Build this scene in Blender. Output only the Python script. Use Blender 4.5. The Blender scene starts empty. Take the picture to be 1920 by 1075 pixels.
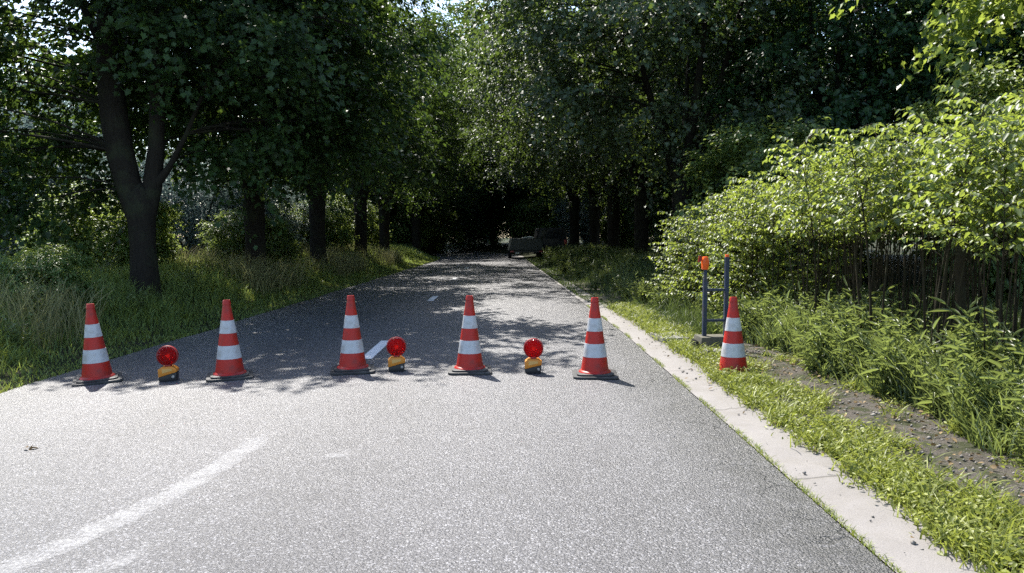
import bpy, bmesh, math, random
import numpy as np
from mathutils import Vector, Matrix

random.seed(7)
rng = np.random.default_rng(7)
sc = bpy.context.scene
COL = sc.collection
PI = math.pi

# ------------------------------------------------------------------ helpers
def link(o, parent=None):
    COL.objects.link(o)
    if parent is not None:
        o.parent = parent
    return o

def tag(o, label=None, cat=None, group=None, kind=None):
    if label: o['label'] = label
    if cat: o['category'] = cat
    if group: o['group'] = group
    if kind: o['kind'] = kind
    return o

def thing(name, label, cat, loc=(0, 0, 0), rot=(0, 0, 0), group=None):
    o = bpy.data.objects.new(name, None)
    o.empty_display_size = 0.2
    COL.objects.link(o)
    o.location = loc
    o.rotation_euler = rot
    return tag(o, label, cat, group)

def copy_tree(o, parent=None):
    c = o.copy()
    COL.objects.link(c)
    if parent is not None:
        c.parent = parent
    for ch in list(o.children):
        copy_tree(ch, c)
    return c

def mesh_obj(name, me, mat=None, parent=None):
    if mat is not None and len(me.materials) == 0:
        me.materials.append(mat)
    return link(bpy.data.objects.new(name, me), parent)

def np_mesh(name, V, faces_flat, starts, smooth=False):
    me = bpy.data.meshes.new(name)
    me.vertices.add(len(V))
    me.vertices.foreach_set('co', np.ascontiguousarray(V, dtype=np.float32).ravel())
    me.loops.add(len(faces_flat))
    me.loops.foreach_set('vertex_index', np.ascontiguousarray(faces_flat, dtype=np.int32))
    me.polygons.add(len(starts))
    me.polygons.foreach_set('loop_start', np.ascontiguousarray(starts, dtype=np.int32))
    me.update(calc_edges=True)
    me.validate()
    if smooth:
        me.polygons.foreach_set('use_smooth', np.ones(len(starts), dtype=bool))
    return me

class MB:
    """collects verts and faces for one mesh"""
    def __init__(self):
        self.v, self.f = [], []
    def add(self, v, f):
        n = len(self.v)
        self.v += [tuple(p) for p in v]
        self.f += [tuple(i + n for i in q) for q in f]
        return self
    def tube(self, pts, rad, seg=8, cap=True, jit=0.0):
        pts = [Vector(p) for p in pts]
        n = len(pts)
        rings, fs = [], []
        up = Vector((0.3, 1, 0.1)).normalized()
        for i, p in enumerate(pts):
            d = (pts[min(i + 1, n - 1)] - pts[max(i - 1, 0)])
            d = d.normalized() if d.length > 1e-9 else Vector((0, 0, 1))
            a = d.cross(up)
            if a.length < 1e-3: a = d.cross(Vector((1, 0, 0)))
            a.normalize(); b = d.cross(a).normalized()
            r = rad[i] if hasattr(rad, '__len__') else rad
            for k in range(seg):
                t = 2 * PI * k / seg
                rr = r * (1 + jit * (random.random() - 0.5))
                rings.append(p + a * math.cos(t) * rr + b * math.sin(t) * rr)
        for i in range(n - 1):
            for k in range(seg):
                k2 = (k + 1) % seg
                fs.append((i * seg + k, i * seg + k2, (i + 1) * seg + k2, (i + 1) * seg + k))
        if cap:
            fs.append(tuple(range(seg))[::-1])
            fs.append(tuple((n - 1) * seg + k for k in range(seg)))
        return self.add(rings, fs)
    def lathe(self, prof, seg=40, axis='z', org=(0, 0, 0)):
        vs, fs = [], []
        for r, h in prof:
            for k in range(seg):
                t = 2 * PI * k / seg
                x, y = r * math.cos(t), r * math.sin(t)
                p = (x, y, h) if axis == 'z' else (x, h, y)
                vs.append((p[0] + org[0], p[1] + org[1], p[2] + org[2]))
        for i in range(len(prof) - 1):
            for k in range(seg):
                k2 = (k + 1) % seg
                q = (i * seg + k, i * seg + k2, (i + 1) * seg + k2, (i + 1) * seg + k)
                fs.append(q if axis == 'z' else q[::-1])
        return self.add(vs, fs)
    def prism_y(self, out, y0, y1):
        """outline in x,z extruded along y"""
        n = len(out)
        vs = [(x, y0, z) for x, z in out] + [(x, y1, z) for x, z in out]
        fs = [tuple(range(n)), tuple(range(2 * n - 1, n - 1, -1))]
        for i in range(n):
            j = (i + 1) % n
            fs.append((i, i + n, j + n, j))
        return self.add(vs, fs)
    def prism_z(self, out, z0, z1):
        n = len(out)
        vs = [(x, y, z0) for x, y in out] + [(x, y, z1) for x, y in out]
        fs = [tuple(range(n - 1, -1, -1)), tuple(range(n, 2 * n))]
        for i in range(n):
            j = (i + 1) % n
            fs.append((i, j, j + n, i + n))
        return self.add(vs, fs)
    def box(self, x0, x1, y0, y1, z0, z1):
        return self.prism_z([(x0, y0), (x1, y0), (x1, y1), (x0, y1)], z0, z1)
    def mesh(self, name, smooth=False, bevel=0.0, bseg=2, angle=35):
        me = bpy.data.meshes.new(name)
        me.from_pydata(self.v, [], self.f)
        bm = bmesh.new(); bm.from_mesh(me)
        bmesh.ops.remove_doubles(bm, verts=bm.verts, dist=1e-6)
        bmesh.ops.recalc_face_normals(bm, faces=bm.faces)
        if bevel > 0:
            es = [e for e in bm.edges if e.is_manifold and e.calc_face_angle(0) > math.radians(25)]
            bmesh.ops.bevel(bm, geom=es, offset=bevel, segments=bseg, profile=0.6, affect='EDGES', clamp_overlap=True)
        if smooth:
            for f in bm.faces: f.smooth = True
            for e in bm.edges:
                if e.is_manifold and e.calc_face_angle(0) > math.radians(angle): e.smooth = False
        bm.to_mesh(me); bm.free()
        return me
    def obj(self, name, mat, parent=None, **k):
        return mesh_obj(name, self.mesh(name, **k), mat, parent)

# ------------------------------------------------------------------ materials
def new_mat(name):
    m = bpy.data.materials.new(name); m.use_nodes = True
    nt = m.node_tree; nt.nodes.clear()
    out = nt.nodes.new('ShaderNodeOutputMaterial')
    return m, nt, out

class NT:
    def __init__(self, nt): self.nt = nt
    def n(self, t, **k):
        nd = self.nt.nodes.new(t)
        for a, b in k.items(): setattr(nd, a, b)
        return nd
    def l(self, a, b): self.nt.links.new(a, b)
    def pos(self):
        return self.n('ShaderNodeNewGeometry').outputs['Position']
    def objco(self):
        return self.n('ShaderNodeTexCoord').outputs['Object']
    def noise(self, vec, scale, detail=3, rough=0.55, dist=0.0):
        nd = self.n('ShaderNodeTexNoise'); self.l(vec, nd.inputs['Vector'])
        nd.inputs['Scale'].default_value = scale; nd.inputs['Detail'].default_value = detail
        nd.inputs['Roughness'].default_value = rough; nd.inputs['Distortion'].default_value = dist
        return nd.outputs['Fac']
    def voro(self, vec, scale, feature='F1', out='Distance'):
        nd = self.n('ShaderNodeTexVoronoi', feature=feature); self.l(vec, nd.inputs['Vector'])
        nd.inputs['Scale'].default_value = scale
        return nd.outputs[out]
    def ramp(self, fac, stops, interp='LINEAR'):
        nd = self.n('ShaderNodeValToRGB'); self.l(fac, nd.inputs['Fac'])
        cr = nd.color_ramp; cr.interpolation = interp
        while len(cr.elements) < len(stops): cr.elements.new(0.5)
        for e, (p, c) in zip(cr.elements, stops):
            e.position = p
            e.color = (c, c, c, 1) if not hasattr(c, '__len__') else (*c[:3], 1)
        return nd.outputs['Color']
    def mix(self, fac, a, b, mode='MIX'):
        nd = self.n('ShaderNodeMix', data_type='RGBA', blend_type=mode)
        for s, v in ((nd.inputs[0], fac), (nd.inputs[6], a), (nd.inputs[7], b)):
            if isinstance(v, bpy.types.NodeSocket): self.l(v, s)
            elif hasattr(v, '__len__'): s.default_value = (*v[:3], 1)
            else: s.default_value = v
        return nd.outputs[2]
    def math(self, op, a, b=0.0, c=0.0):
        nd = self.n('ShaderNodeMath', operation=op)
        for s, v in zip(nd.inputs, (a, b, c)):
            if isinstance(v, bpy.types.NodeSocket): self.l(v, s)
            else: s.default_value = v
        return nd.outputs[0]
    def bump(self, h, strength=0.5, dist=0.01):
        nd = self.n('ShaderNodeBump'); self.l(h, nd.inputs['Height'])
        nd.inputs['Strength'].default_value = strength; nd.inputs['Distance'].default_value = dist
        return nd.outputs['Normal']
    def bsdf(self, col, rough=0.6, spec=0.5, normal=None, **k):
        nd = self.n('ShaderNodeBsdfPrincipled')
        for key, v in (('Base Color', col), ('Roughness', rough), ('Specular IOR Level', spec)):
            s = nd.inputs[key]
            if isinstance(v, bpy.types.NodeSocket): self.l(v, s)
            elif hasattr(v, '__len__'): s.default_value = (*v[:3], 1)
            else: s.default_value = v
        if normal is not None: self.l(normal, nd.inputs['Normal'])
        for key, v in k.items(): nd.inputs[key.replace('_', ' ')].default_value = v
        return nd

def mat_leaf(name, dark, light, trans, tfac=0.35, rough=0.42, spec=0.5):
    m, nt, out = new_mat(name); N = NT(nt)
    g = N.n('ShaderNodeNewGeometry')
    oi = N.n('ShaderNodeObjectInfo')
    r = g.outputs['Random Per Island']
    big = N.noise(g.outputs['Position'], 0.9, 2)
    fac = N.math('ADD', N.math('MULTIPLY', r, 0.65), N.math('MULTIPLY', big, 0.5))
    fac = N.math('SUBTRACT', fac, 0.1)
    col = N.mix(fac, dark, light)
    hs = N.n('ShaderNodeHueSaturation'); N.l(col, hs.inputs['Color'])
    N.l(N.math('ADD', N.math('MULTIPLY', oi.outputs['Random'], 0.03), 0.485), hs.inputs['Hue'])
    N.l(N.math('ADD', N.math('ADD', N.math('MULTIPLY', r, 0.6), 0.60), N.math('MULTIPLY', oi.outputs['Random'], 0.25)), hs.inputs['Value'])
    p = N.bsdf(hs.outputs['Color'], rough, spec)
    t = N.n('ShaderNodeBsdfTranslucent')
    N.l(N.mix(r, tuple(c * 0.7 for c in trans), trans), t.inputs['Color'])
    mx = N.n('ShaderNodeMixShader'); mx.inputs[0].default_value = tfac
    N.l(p.outputs[0], mx.inputs[1]); N.l(t.outputs[0], mx.inputs[2])
    N.l(mx.outputs[0], out.inputs['Surface'])
    return m

def mat_simple(name, col, rough=0.5, spec=0.5, var=0.25, scale=30, bump=0.0, dirt=None, **k):
    m, nt, out = new_mat(name); N = NT(nt)
    co = N.objco()
    f = N.noise(co, scale, 5, 0.65)
    c = N.mix(f, tuple(x * (1 - var) for x in col), tuple(min(1, x * (1 + var)) for x in col))
    if dirt:
        d = N.ramp(N.noise(co, dirt[1], 6, 0.7), [(0.46, 0.0), (0.60, dirt[2])])
        c = N.mix(d, c, dirt[0])
    nm = N.bump(N.noise(co, scale * 4, 4), bump, 0.004) if bump else None
    rg = N.math('ADD', N.math('MULTIPLY', f, 0.2), rough - 0.1)
    p = N.bsdf(c, rg, spec, nm, **k)
    N.l(p.outputs[0], out.inputs['Surface'])
    return m

M = {}
M['maple'] = mat_leaf('maple_leaf', (0.014, 0.032, 0.009), (0.038, 0.070, 0.018), (0.15, 0.24, 0.035), 0.27, 0.5, 0.32)
M['maple_right'] = mat_leaf('broad_leaf', (0.032, 0.058, 0.024), (0.07, 0.11, 0.04), (0.21, 0.31, 0.05), 0.26, 0.58, 1.0)
M['bright_leaf'] = mat_leaf('bright_branch_leaf', (0.05, 0.10, 0.015), (0.11, 0.17, 0.03), (0.42, 0.52, 0.08), 0.42, 0.4, 0.5)
M['wood_leaf'] = mat_leaf('wood_leaf', (0.018, 0.045, 0.016), (0.04, 0.085, 0.028), (0.12, 0.22, 0.04), 0.25, 0.45, 0.45)
M['haze_tint_leaf'] = mat_leaf('haze_tint_leaf', (0.09, 0.135, 0.135), (0.18, 0.235, 0.23), (0.22, 0.31, 0.28), 0.35, 0.5, 0.5)  # pale blue-green: background haze is put into the leaf colour
M['bush_leaf'] = mat_leaf('bush_leaf', (0.06, 0.10, 0.03), (0.13, 0.19, 0.06), (0.36, 0.46, 0.09), 0.40, 0.45, 0.45)
M['knot_leaf'] = mat_leaf('cane_leaf', (0.044, 0.076, 0.021), (0.132, 0.170, 0.052), (0.42, 0.52, 0.075), 0.40, 0.46, 0.6)
M['weed_leaf'] = mat_leaf('weed_leaf', (0.06, 0.09, 0.03), (0.17, 0.20, 0.075), (0.34, 0.42, 0.10), 0.34, 0.4, 0.5)
M['grass'] = mat_leaf('grass_blade', (0.095, 0.145, 0.035), (0.24, 0.29, 0.085), (0.42, 0.52, 0.11), 0.42, 0.5, 0.4)
M['grass_shade'] = mat_leaf('grass_blade_shade', (0.03, 0.055, 0.015), (0.085, 0.115, 0.035), (0.16, 0.22, 0.05), 0.3, 0.5, 0.4)  # darker copy of the grass, shade put into the colour
M['grass_bright'] = mat_leaf('grass_blade_bright', (0.10, 0.14, 0.022), (0.23, 0.265, 0.05), (0.42, 0.48, 0.08), 0.32, 0.5, 0.4)
M['grass_dry'] = mat_leaf('grass_blade_dry', (0.14, 0.15, 0.055), (0.30, 0.28, 0.125), (0.38, 0.38, 0.16), 0.25, 0.6, 0.3)

def mat_bark(name, a, b):
    m, nt, out = new_mat(name); N = NT(nt)
    co = N.objco()
    mp = N.n('ShaderNodeMapping'); N.l(co, mp.inputs['Vector'])
    mp.inputs['Scale'].default_value = (1, 1, 0.22)
    f = N.noise(mp.outputs[0], 22, 6, 0.7, 0.6)
    g = N.noise(co, 3, 3)
    c = N.mix(f, a, b)
    c = N.mix(N.ramp(g, [(0.5, 0.0), (0.75, 0.5)]), c, (0.05, 0.065, 0.03))
    p = N.bsdf(c, 0.9, 0.2, N.bump(f, 0.9, 0.03))
    N.l(p.outputs[0], out.inputs['Surface'])
    return m
M['bark'] = mat_bark('bark', (0.008, 0.0065, 0.005), (0.036, 0.030, 0.023))
M['cane'] = mat_bark('cane_bark', (0.014, 0.011, 0.007), (0.05, 0.038, 0.02))

def mat_asphalt():
    m, nt, out = new_mat('asphalt'); N = NT(nt)
    P = N.pos()
    vc = N.n('ShaderNodeTexVoronoi'); N.l(P, vc.inputs['Vector']); vc.inputs['Scale'].default_value = 98
    vc.inputs['Randomness'].default_value = 1.0
    sep = N.n('ShaderNodeSeparateColor'); N.l(vc.outputs['Color'], sep.inputs['Color'])
    stone = N.ramp(sep.outputs[0], [(0.0, (.020,.019,.021)), (0.5, (.055,.0535,.058)), (0.80, (.15,.147,.155)), (1.0, (.40,.395,.41))])
    gap = N.ramp(vc.outputs['Distance'], [(0.42, 0.0), (0.75, 1.0)])
    c = N.mix(gap, stone, (0.018, 0.018, 0.02))
    fine = N.noise(P, 260, 3, 0.7)
    c = N.mix(0.42, c, N.ramp(fine, [(0.35, (.012,.012,.013)), (0.65, (.168,.166,.178))]))
    # patchy wear
    big = N.noise(P, 0.55, 5, 0.6)
    mid = N.noise(P, 5.0, 4, 0.6)
    tone = N.math('ADD', N.math('MULTIPLY', big, 0.7), N.math('MULTIPLY', mid, 0.5))
    tone = N.math('ADD', tone, 0.42)
    sx0 = N.n('ShaderNodeSeparateXYZ'); N.l(P, sx0.inputs[0])
    lane = N.math('COSINE', N.math('MULTIPLY', N.math('ADD', sx0.outputs[0], N.math('MULTIPLY', big, 0.5)), 3.9))
    tone = N.math('ADD', tone, N.math('MULTIPLY', lane, 0.07))
    c = N.mix(1.0, c, N.ramp(N.math('MULTIPLY', tone, 0.5), [(0.0, 0.0), (1.0, 2.0)]), 'MULTIPLY')
    blot = N.ramp(N.noise(P, 1.7, 6, 0.75, 0.8), [(0.60, 0.0), (0.70, 0.45)])
    c = N.mix(blot, c, (0.035, 0.034, 0.036))
    # crumbling darker edge by the gutter
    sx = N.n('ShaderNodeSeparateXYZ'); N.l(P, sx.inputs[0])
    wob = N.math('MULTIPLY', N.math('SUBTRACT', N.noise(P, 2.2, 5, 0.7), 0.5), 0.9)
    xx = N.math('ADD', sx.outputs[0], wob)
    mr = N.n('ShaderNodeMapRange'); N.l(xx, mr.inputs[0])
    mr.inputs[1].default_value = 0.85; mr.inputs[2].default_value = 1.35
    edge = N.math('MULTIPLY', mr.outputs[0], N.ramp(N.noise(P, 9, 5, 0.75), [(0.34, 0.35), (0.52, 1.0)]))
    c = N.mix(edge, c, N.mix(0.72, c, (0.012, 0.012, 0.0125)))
    # cracks near the edge
    wv = N.n('ShaderNodeMix', data_type='RGBA'); wv.inputs[0].default_value = 0.22
    N.l(P, wv.inputs[6])
    nn = N.n('ShaderNodeTexNoise'); N.l(P, nn.inputs['Vector']); nn.inputs['Scale'].default_value = 4; nn.inputs['Detail'].default_value = 5
    N.l(nn.outputs['Color'], wv.inputs[7])
    ck = N.ramp(N.voro(wv.outputs[2], 2.6, 'DISTANCE_TO_EDGE'), [(0.0, 1.0), (0.012, 0.0)])
    ck = N.math('MULTIPLY', ck, N.math('MULTIPLY', N.ramp(N.math('MULTIPLY', xx, 0.6), [(0.60, 0.0), (0.85, 0.8)]), N.ramp(N.noise(P, 0.8, 3), [(0.48, 0.0), (0.6, 1.0)])))
    c = N.mix(ck, c, (0.012, 0.012, 0.013))
    h = N.math('ADD', N.math('MULTIPLY', vc.outputs['Distance'], -1.0), N.math('MULTIPLY', fine, 0.7))
    h = N.math('SUBTRACT', h, N.math('MULTIPLY', ck, 3.0))
    h = N.math('SUBTRACT', h, N.math('MULTIPLY', N.math('MULTIPLY', edge, N.noise(P, 45, 3)), 2.0))
    p = N.bsdf(c, N.ramp(fine, [(0.2, 0.36), (0.8, 0.50)]), .75, N.bump(h, .70, 0.008), IOR=1.5)
    N.l(p.outputs[0], out.inputs['Surface'])
    return m
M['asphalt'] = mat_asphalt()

def mat_paint(name, wear, soft=0.05, top=1.0, rim=4.0):
    m, nt, out = new_mat(name); N = NT(nt)
    P = N.pos()
    f = N.noise(P, 60, 5, 0.75)
    g = N.noise(P, 7, 4, 0.6)
    at = N.n('ShaderNodeAttribute'); at.attribute_name = 'fade'
    fd = N.math('MULTIPLY', N.math('SUBTRACT', N.math('MINIMUM', N.math('MULTIPLY', at.outputs['Fac'], rim), 1.0), 1.0), 0.35)
    k = N.ramp(N.math('ADD', fd, N.math('ADD', N.math('MULTIPLY', f, 0.6), N.math('MULTIPLY', g, 0.4))), [(wear - soft, 0.0), (wear + soft, top)])
    p = N.bsdf(N.mix(N.noise(P, 120, 3), (0.52, 0.52, 0.53), (0.72, 0.72, 0.72)), 0.6, 0.5, N.bump(f, 0.4, 0.004))
    t = N.n('ShaderNodeBsdfTransparent')
    mx = N.n('ShaderNodeMixShader'); N.l(k, mx.inputs[0])
    N.l(t.outputs[0], mx.inputs[1]); N.l(p.outputs[0], mx.inputs[2])
    N.l(mx.outputs[0], out.inputs['Surface'])
    return m
M['paint'] = mat_paint('road_paint', 0.36)
M['paint_worn'] = mat_paint('road_paint_worn', 0.485, 0.11, 0.25, 1.2)

def mat_concrete(name, a, b, joints=False):
    m, nt, out = new_mat(name); N = NT(nt)
    P = N.pos()
    f = N.noise(P, 3, 6, 0.7)
    s = N.noise(P, 130, 4, 0.7)
    c = N.mix(f, a, b)
    c = N.mix(N.ramp(s, [(0.35, 0.35), (0.6, 0.0)]), c, tuple(x * 0.5 for x in a))
    st = N.ramp(N.noise(P, 1.3, 6, 0.7, 0.5), [(0.5, 0.0), (0.7, 0.55)])
    c = N.mix(st, c, (0.13, 0.115, 0.09))
    h = s
    if joints:
        sx = N.n('ShaderNodeSeparateXYZ'); N.l(P, sx.inputs[0])
        y = N.math('ADD', sx.outputs[1], N.math('MULTIPLY', N.noise(P, 5, 3), 0.12))
        fr = N.math('ABSOLUTE', N.math('SUBTRACT', N.math('FRACT', N.math('MULTIPLY', y, 0.62)), 0.5))
        j = N.ramp(fr, [(0.0, 1.0), (0.010, 0.0)])
        c = N.mix(N.math('MULTIPLY', j, 0.75), c, (0.05, 0.045, 0.035))
        h = N.math('SUBTRACT', s, N.math('MULTIPLY', j, 1.5))
    p = N.bsdf(c, 0.75, 0.4, N.bump(h, 0.5, 0.006))
    N.l(p.outputs[0], out.inputs['Surface'])
    return m
M['concrete'] = mat_concrete('gutter_concrete', (0.16, 0.148, 0.138), (0.27, 0.252, 0.238), True)
M['slab'] = mat_concrete('slab_concrete', (0.17, 0.165, 0.15), (0.28, 0.27, 0.25))

def mat_ground():
    m, nt, out = new_mat('soil_and_turf'); N = NT(nt)
    P = N.pos()
    f = N.noise(P, 1.2, 6, 0.7)
    s = N.noise(P, 28, 5, 0.75)
    c = N.mix(N.ramp(f, [(0.4, 0.0), (0.6, 1.0)]), (0.055, 0.05, 0.03), (0.045, 0.065, 0.02))
    c = N.mix(s, tuple([0.02, 0.02, 0.012]), c)
    p = N.bsdf(c, 0.95, 0.15, N.bump(s, 1.0, 0.05))
    N.l(p.outputs[0], out.inputs['Surface'])
    return m
M['ground'] = mat_ground()

def mat_dirt():
    m, nt, out = new_mat('dry_dirt'); N = NT(nt)
    P = N.pos()
    f = N.noise(P, 2.5, 6, 0.7)
    s = N.noise(P, 60, 5, 0.75)
    c = N.mix(f, (0.075, 0.066, 0.055), (0.20, 0.182, 0.16))
    c = N.mix(N.ramp(s, [(0.35, 0.6), (0.6, 0.0)]), c, (0.05, 0.042, 0.03))
    c = N.mix(N.ramp(N.noise(P, 5, 5, 0.7), [(0.46, 0.0), (0.58, 0.85)]), c, (0.045, 0.055, 0.02))
    p = N.bsdf(c, 0.95, 0.15, N.bump(N.math('ADD', s, N.math('MULTIPLY', f, 2.0)), 0.9, 0.03))
    N.l(p.outputs[0], out.inputs['Surface'])
    return m
M['dirt'] = mat_dirt()

M['stone'] = mat_simple('pebble', (0.20, 0.185, 0.165), 0.8, 0.3, 0.4, 40)
M['dead_leaf'] = mat_leaf('dead_leaf', (0.10, 0.07, 0.03), (0.22, 0.16, 0.08), (0.2, 0.14, 0.06), 0.15, 0.7, 0.2)

# ------------------------------------------------------------------ terrain
def sm(t):
    t = np.clip(t, 0, 1); return t * t * (3 - 2 * t)
def bend(y): return -0.011 * np.maximum(0, np.asarray(y, float) - 39) ** 2
def xl(y): return -4.72 + 0.016 * np.asarray(y, float) + bend(y)
def xr(y): return 1.53 - 0.028 * np.clip(np.asarray(y, float) - 10, 0, 30) + bend(y)
def xg(y): return xr(y) + 0.37
def xc(y): return -1.50 - 0.011 * np.asarray(y, float) + bend(y)
def zroad(x, y):
    return -0.026 * np.maximum(0, xc(y) - x)
def gz(x, y):
    x = np.asarray(x, float); y = np.asarray(y, float)
    l = xl(y)
    zl = zroad(l, y) + 0.42 * sm((l - x) / 2.6)
    r = xg(y)
    z_r = 0.02 + 0.10 * sm((x - r - 1.3) / 2) + 0.32 * sm((x - r) / 2.2) * sm((y - 13) / 6)
    inside = zroad(x, y) - 0.06
    z = np.where(x < l, zl, np.where(x > r, z_r, inside))
    return z
def gzf(x, y): return float(gz(x, y))

def grid_obj(name, xs_of_y, ys, zf, mat, smooth=True):
    V, F = [], []
    nx = len(xs_of_y(ys[0]))
    for y in ys:
        for x in xs_of_y(y):
            V.append((float(x), float(y), float(zf(x, y))))
    for j in range(len(ys) - 1):
        for i in range(nx - 1):
            a = j * nx + i
            F.append((a, a + 1, a + nx + 1, a + nx))
    me = bpy.data.meshes.new(name); me.from_pydata(V, [], F)
    for p in me.polygons: p.use_smooth = smooth
    return mesh_obj(name, me, mat)

ys_g = np.concatenate([[-300, -120, -50, -20], np.arange(-8, 60, 0.5), [62, 66, 72, 80, 95, 120, 180, 320]])
def gx(y):
    l, r = float(xl(y)), float(xg(y))
    left = l - np.array([300, 120, 60, 30, 18, 12, 8, 6, 4.5, 3.5, 2.6, 2, 1.5, 1, .6, .3, .08])
    mid = np.linspace(l + 0.03, r - 0.03, 6)
    right = r + np.array([.02, .2, .5, .8, 1.2, 1.6, 2.1, 2.7, 3.5, 4.5, 6, 9, 14, 22, 40, 100, 300])
    return np.concatenate([left, mid, right])
g = grid_obj('ground', gx, ys_g, gzf, M['ground']); tag(g, kind='structure')

ys_r = np.concatenate([np.arange(-10, 39, 1.0), np.arange(39, 68, 0.5)])
rough_e = lambda y, s: 0.04 * math.sin(y * 2.3 + s) + 0.03 * math.sin(y * 5.1 + 2 * s)
def rx(y):
    l, r, c = float(xl(y)) + rough_e(y, 1), float(xr(y)), float(xc(y))
    return np.concatenate([np.linspace(l, c, 8), np.linspace(c, r, 8)[1:]])
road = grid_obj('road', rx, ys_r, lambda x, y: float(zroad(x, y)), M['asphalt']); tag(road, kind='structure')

def gutx(y): a = float(xr(y)); return np.array([a + 0.004, a + 0.03, a + 0.2, a + 0.36, a + 0.372, a + 0.373])
def gutz(x, y):
    t = x - float(xr(y))
    return 0.004 if t < 0.01 else (0.010 if t < 0.1 else (0.022 if t < .3 else (0.035 if t < 0.365 else (0.03 if t < 0.3725 else -0.05))))
gut = grid_obj('gutter', gutx, np.arange(-10, 60, 0.5), gutz, M['concrete'], True); tag(gut, kind='structure')

def dirtx(y):
    a = float(xg(y)); return a + np.linspace(0.06, 1.55, 12)
dp = grid_obj('dirt_path', dirtx, np.arange(-6, 20, 0.15),
              lambda x, y: gzf(x, y) + 0.012 + 0.012 * math.sin(x * 17 + y * 9) * math.sin(y * 13 - x * 5), M['dirt'])
tag(dp, kind='structure')

# painted markings, 4 mm above the road; 'fade' runs from 1 in the middle of the stripe to 0 at its worn rim
def strip(name, pts, w, mat, dz=0.004, rim=0.04):
    V, F, A = [], [], []
    n = len(pts)
    cs = (-.5, -.3, 0, .3, .5)
    for i, (x, y) in enumerate(pts):
        a, b = pts[max(i - 1, 0)], pts[min(i + 1, n - 1)]
        d = Vector((b[0] - a[0], b[1] - a[1])).normalized(); q = Vector((-d.y, d.x)) * w
        for c in cs:
            px, py = x + q.x * c, y + q.y * c
            V.append((px, py, float(zroad(px, py)) + dz)); A.append(0.0 if abs(c) > .4 or i in (0, n - 1) else (.7 if abs(c) > .1 else 1.0))
    for i in range(n - 1):
        for k in range(4): F.append((5 * i + k, 5 * i + k + 1, 5 * i + k + 6, 5 * i + k + 5))
    me = bpy.data.meshes.new(name); me.from_pydata(V, [], F)
    at = me.attributes.new('fade', 'FLOAT', 'POINT'); at.data.foreach_set('value', A)
    return tag(mesh_obj(name, me, mat), kind='structure')
for (a, b) in ((7.95, 9.35), (15.0, 16.2), (22.0, 23.3), (29.2, 30.5)):
    strip('road_marking', [(float(xc(t)), t) for t in [a, a + .03, (a + b) / 2, b - .03, b]], 0.14, M['paint'])
strip('road_marking', [(-1.66, 5.25), (-1.68, 4.7), (-1.71, 4.2), (-1.80, 3.7), (-1.93, 3.25), (-2.10, 2.85), (-2.3, 2.4), (-2.5, 2.1)], 0.26, M['paint_worn'])
strip('road_marking', [(-1.50, 3.3), (-1.62, 3.0), (-1.75, 2.7), (-1.95, 2.4)], 0.20, M['paint_worn'])
strip('road_marking', [(-1.20, 4.42), (-1.12, 4.43), (-1.03, 4.44), (-0.94, 4.45)], 0.13, M['paint_worn'])

# ------------------------------------------------------------------ foliage engine
def tmpl(half, fold=0.12, droop=0.12):
    """half outline (u, v) from base to tip -> leaf folded on its midrib"""
    V = []
    n = len(half)
    for u, v in half: V.append((u, v, fold * v - droop * u * u))
    for u, v in half[1:-1]: V.append((u, -v, fold * v - droop * u * u))
    left = list(range(n))
    right = [0] + list(range(n, n + n - 2)) + [n - 1]
    return np.array(V, float), [left, right[::-1]]
T_OV = tmpl([(0, 0), (0.3, 0.3), (0.68, 0.24), (1, 0)], 0.35, 0.15)
T_KN = tmpl([(0, 0), (0.02, 0.24), (0.3, 0.40), (0.66, 0.25), (1.05, 0)], 0.3, 0.22)
T_LAN = tmpl([(0, 0), (0.25, 0.11), (0.6, 0.10), (1, 0)], 0.4, 0.30)
T_BLD = tmpl([(0, 0), (0.18, 0.07), (0.4, 0.085), (0.65, 0.065), (0.85, 0.03), (1, 0)], 0.5, 0.75)
T_MAP = tmpl([(0, 0), (-0.05, 0.36), (0.20, 0.30), (0.46, 0.54), (0.60, 0.30), (1.0, 0)], 0.22, 0.14)

def unit(a): return a / (np.linalg.norm(a, axis=-1, keepdims=True) + 1e-9)
def leaf_mesh(name, pos, nrm, dr, size, T):
    TV, TF = T
    n = unit(nrm); t = unit(dr - n * np.sum(dr * n, 1, keepdims=True)); b = np.cross(n, t)
    size = np.asarray(size).reshape(-1, 1, 1)
    V = pos[:, None, :] + size * (TV[None, :, 0:1] * t[:, None, :] + TV[None, :, 1:2] * b[:, None, :] + TV[None, :, 2:3] * n[:, None, :])
    k = len(TV); N = len(pos)
    flat = np.concatenate([np.array(f) for f in TF])
    ln = np.array([len(f) for f in TF]); st = np.concatenate([[0], np.cumsum(ln)[:-1]])
    F = (np.arange(N)[:, None] * k + flat[None, :]).ravel()
    S = (np.arange(N)[:, None] * len(flat) + st[None, :]).ravel()
    return np_mesh(name, V.reshape(-1, 3), F, S)

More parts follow.
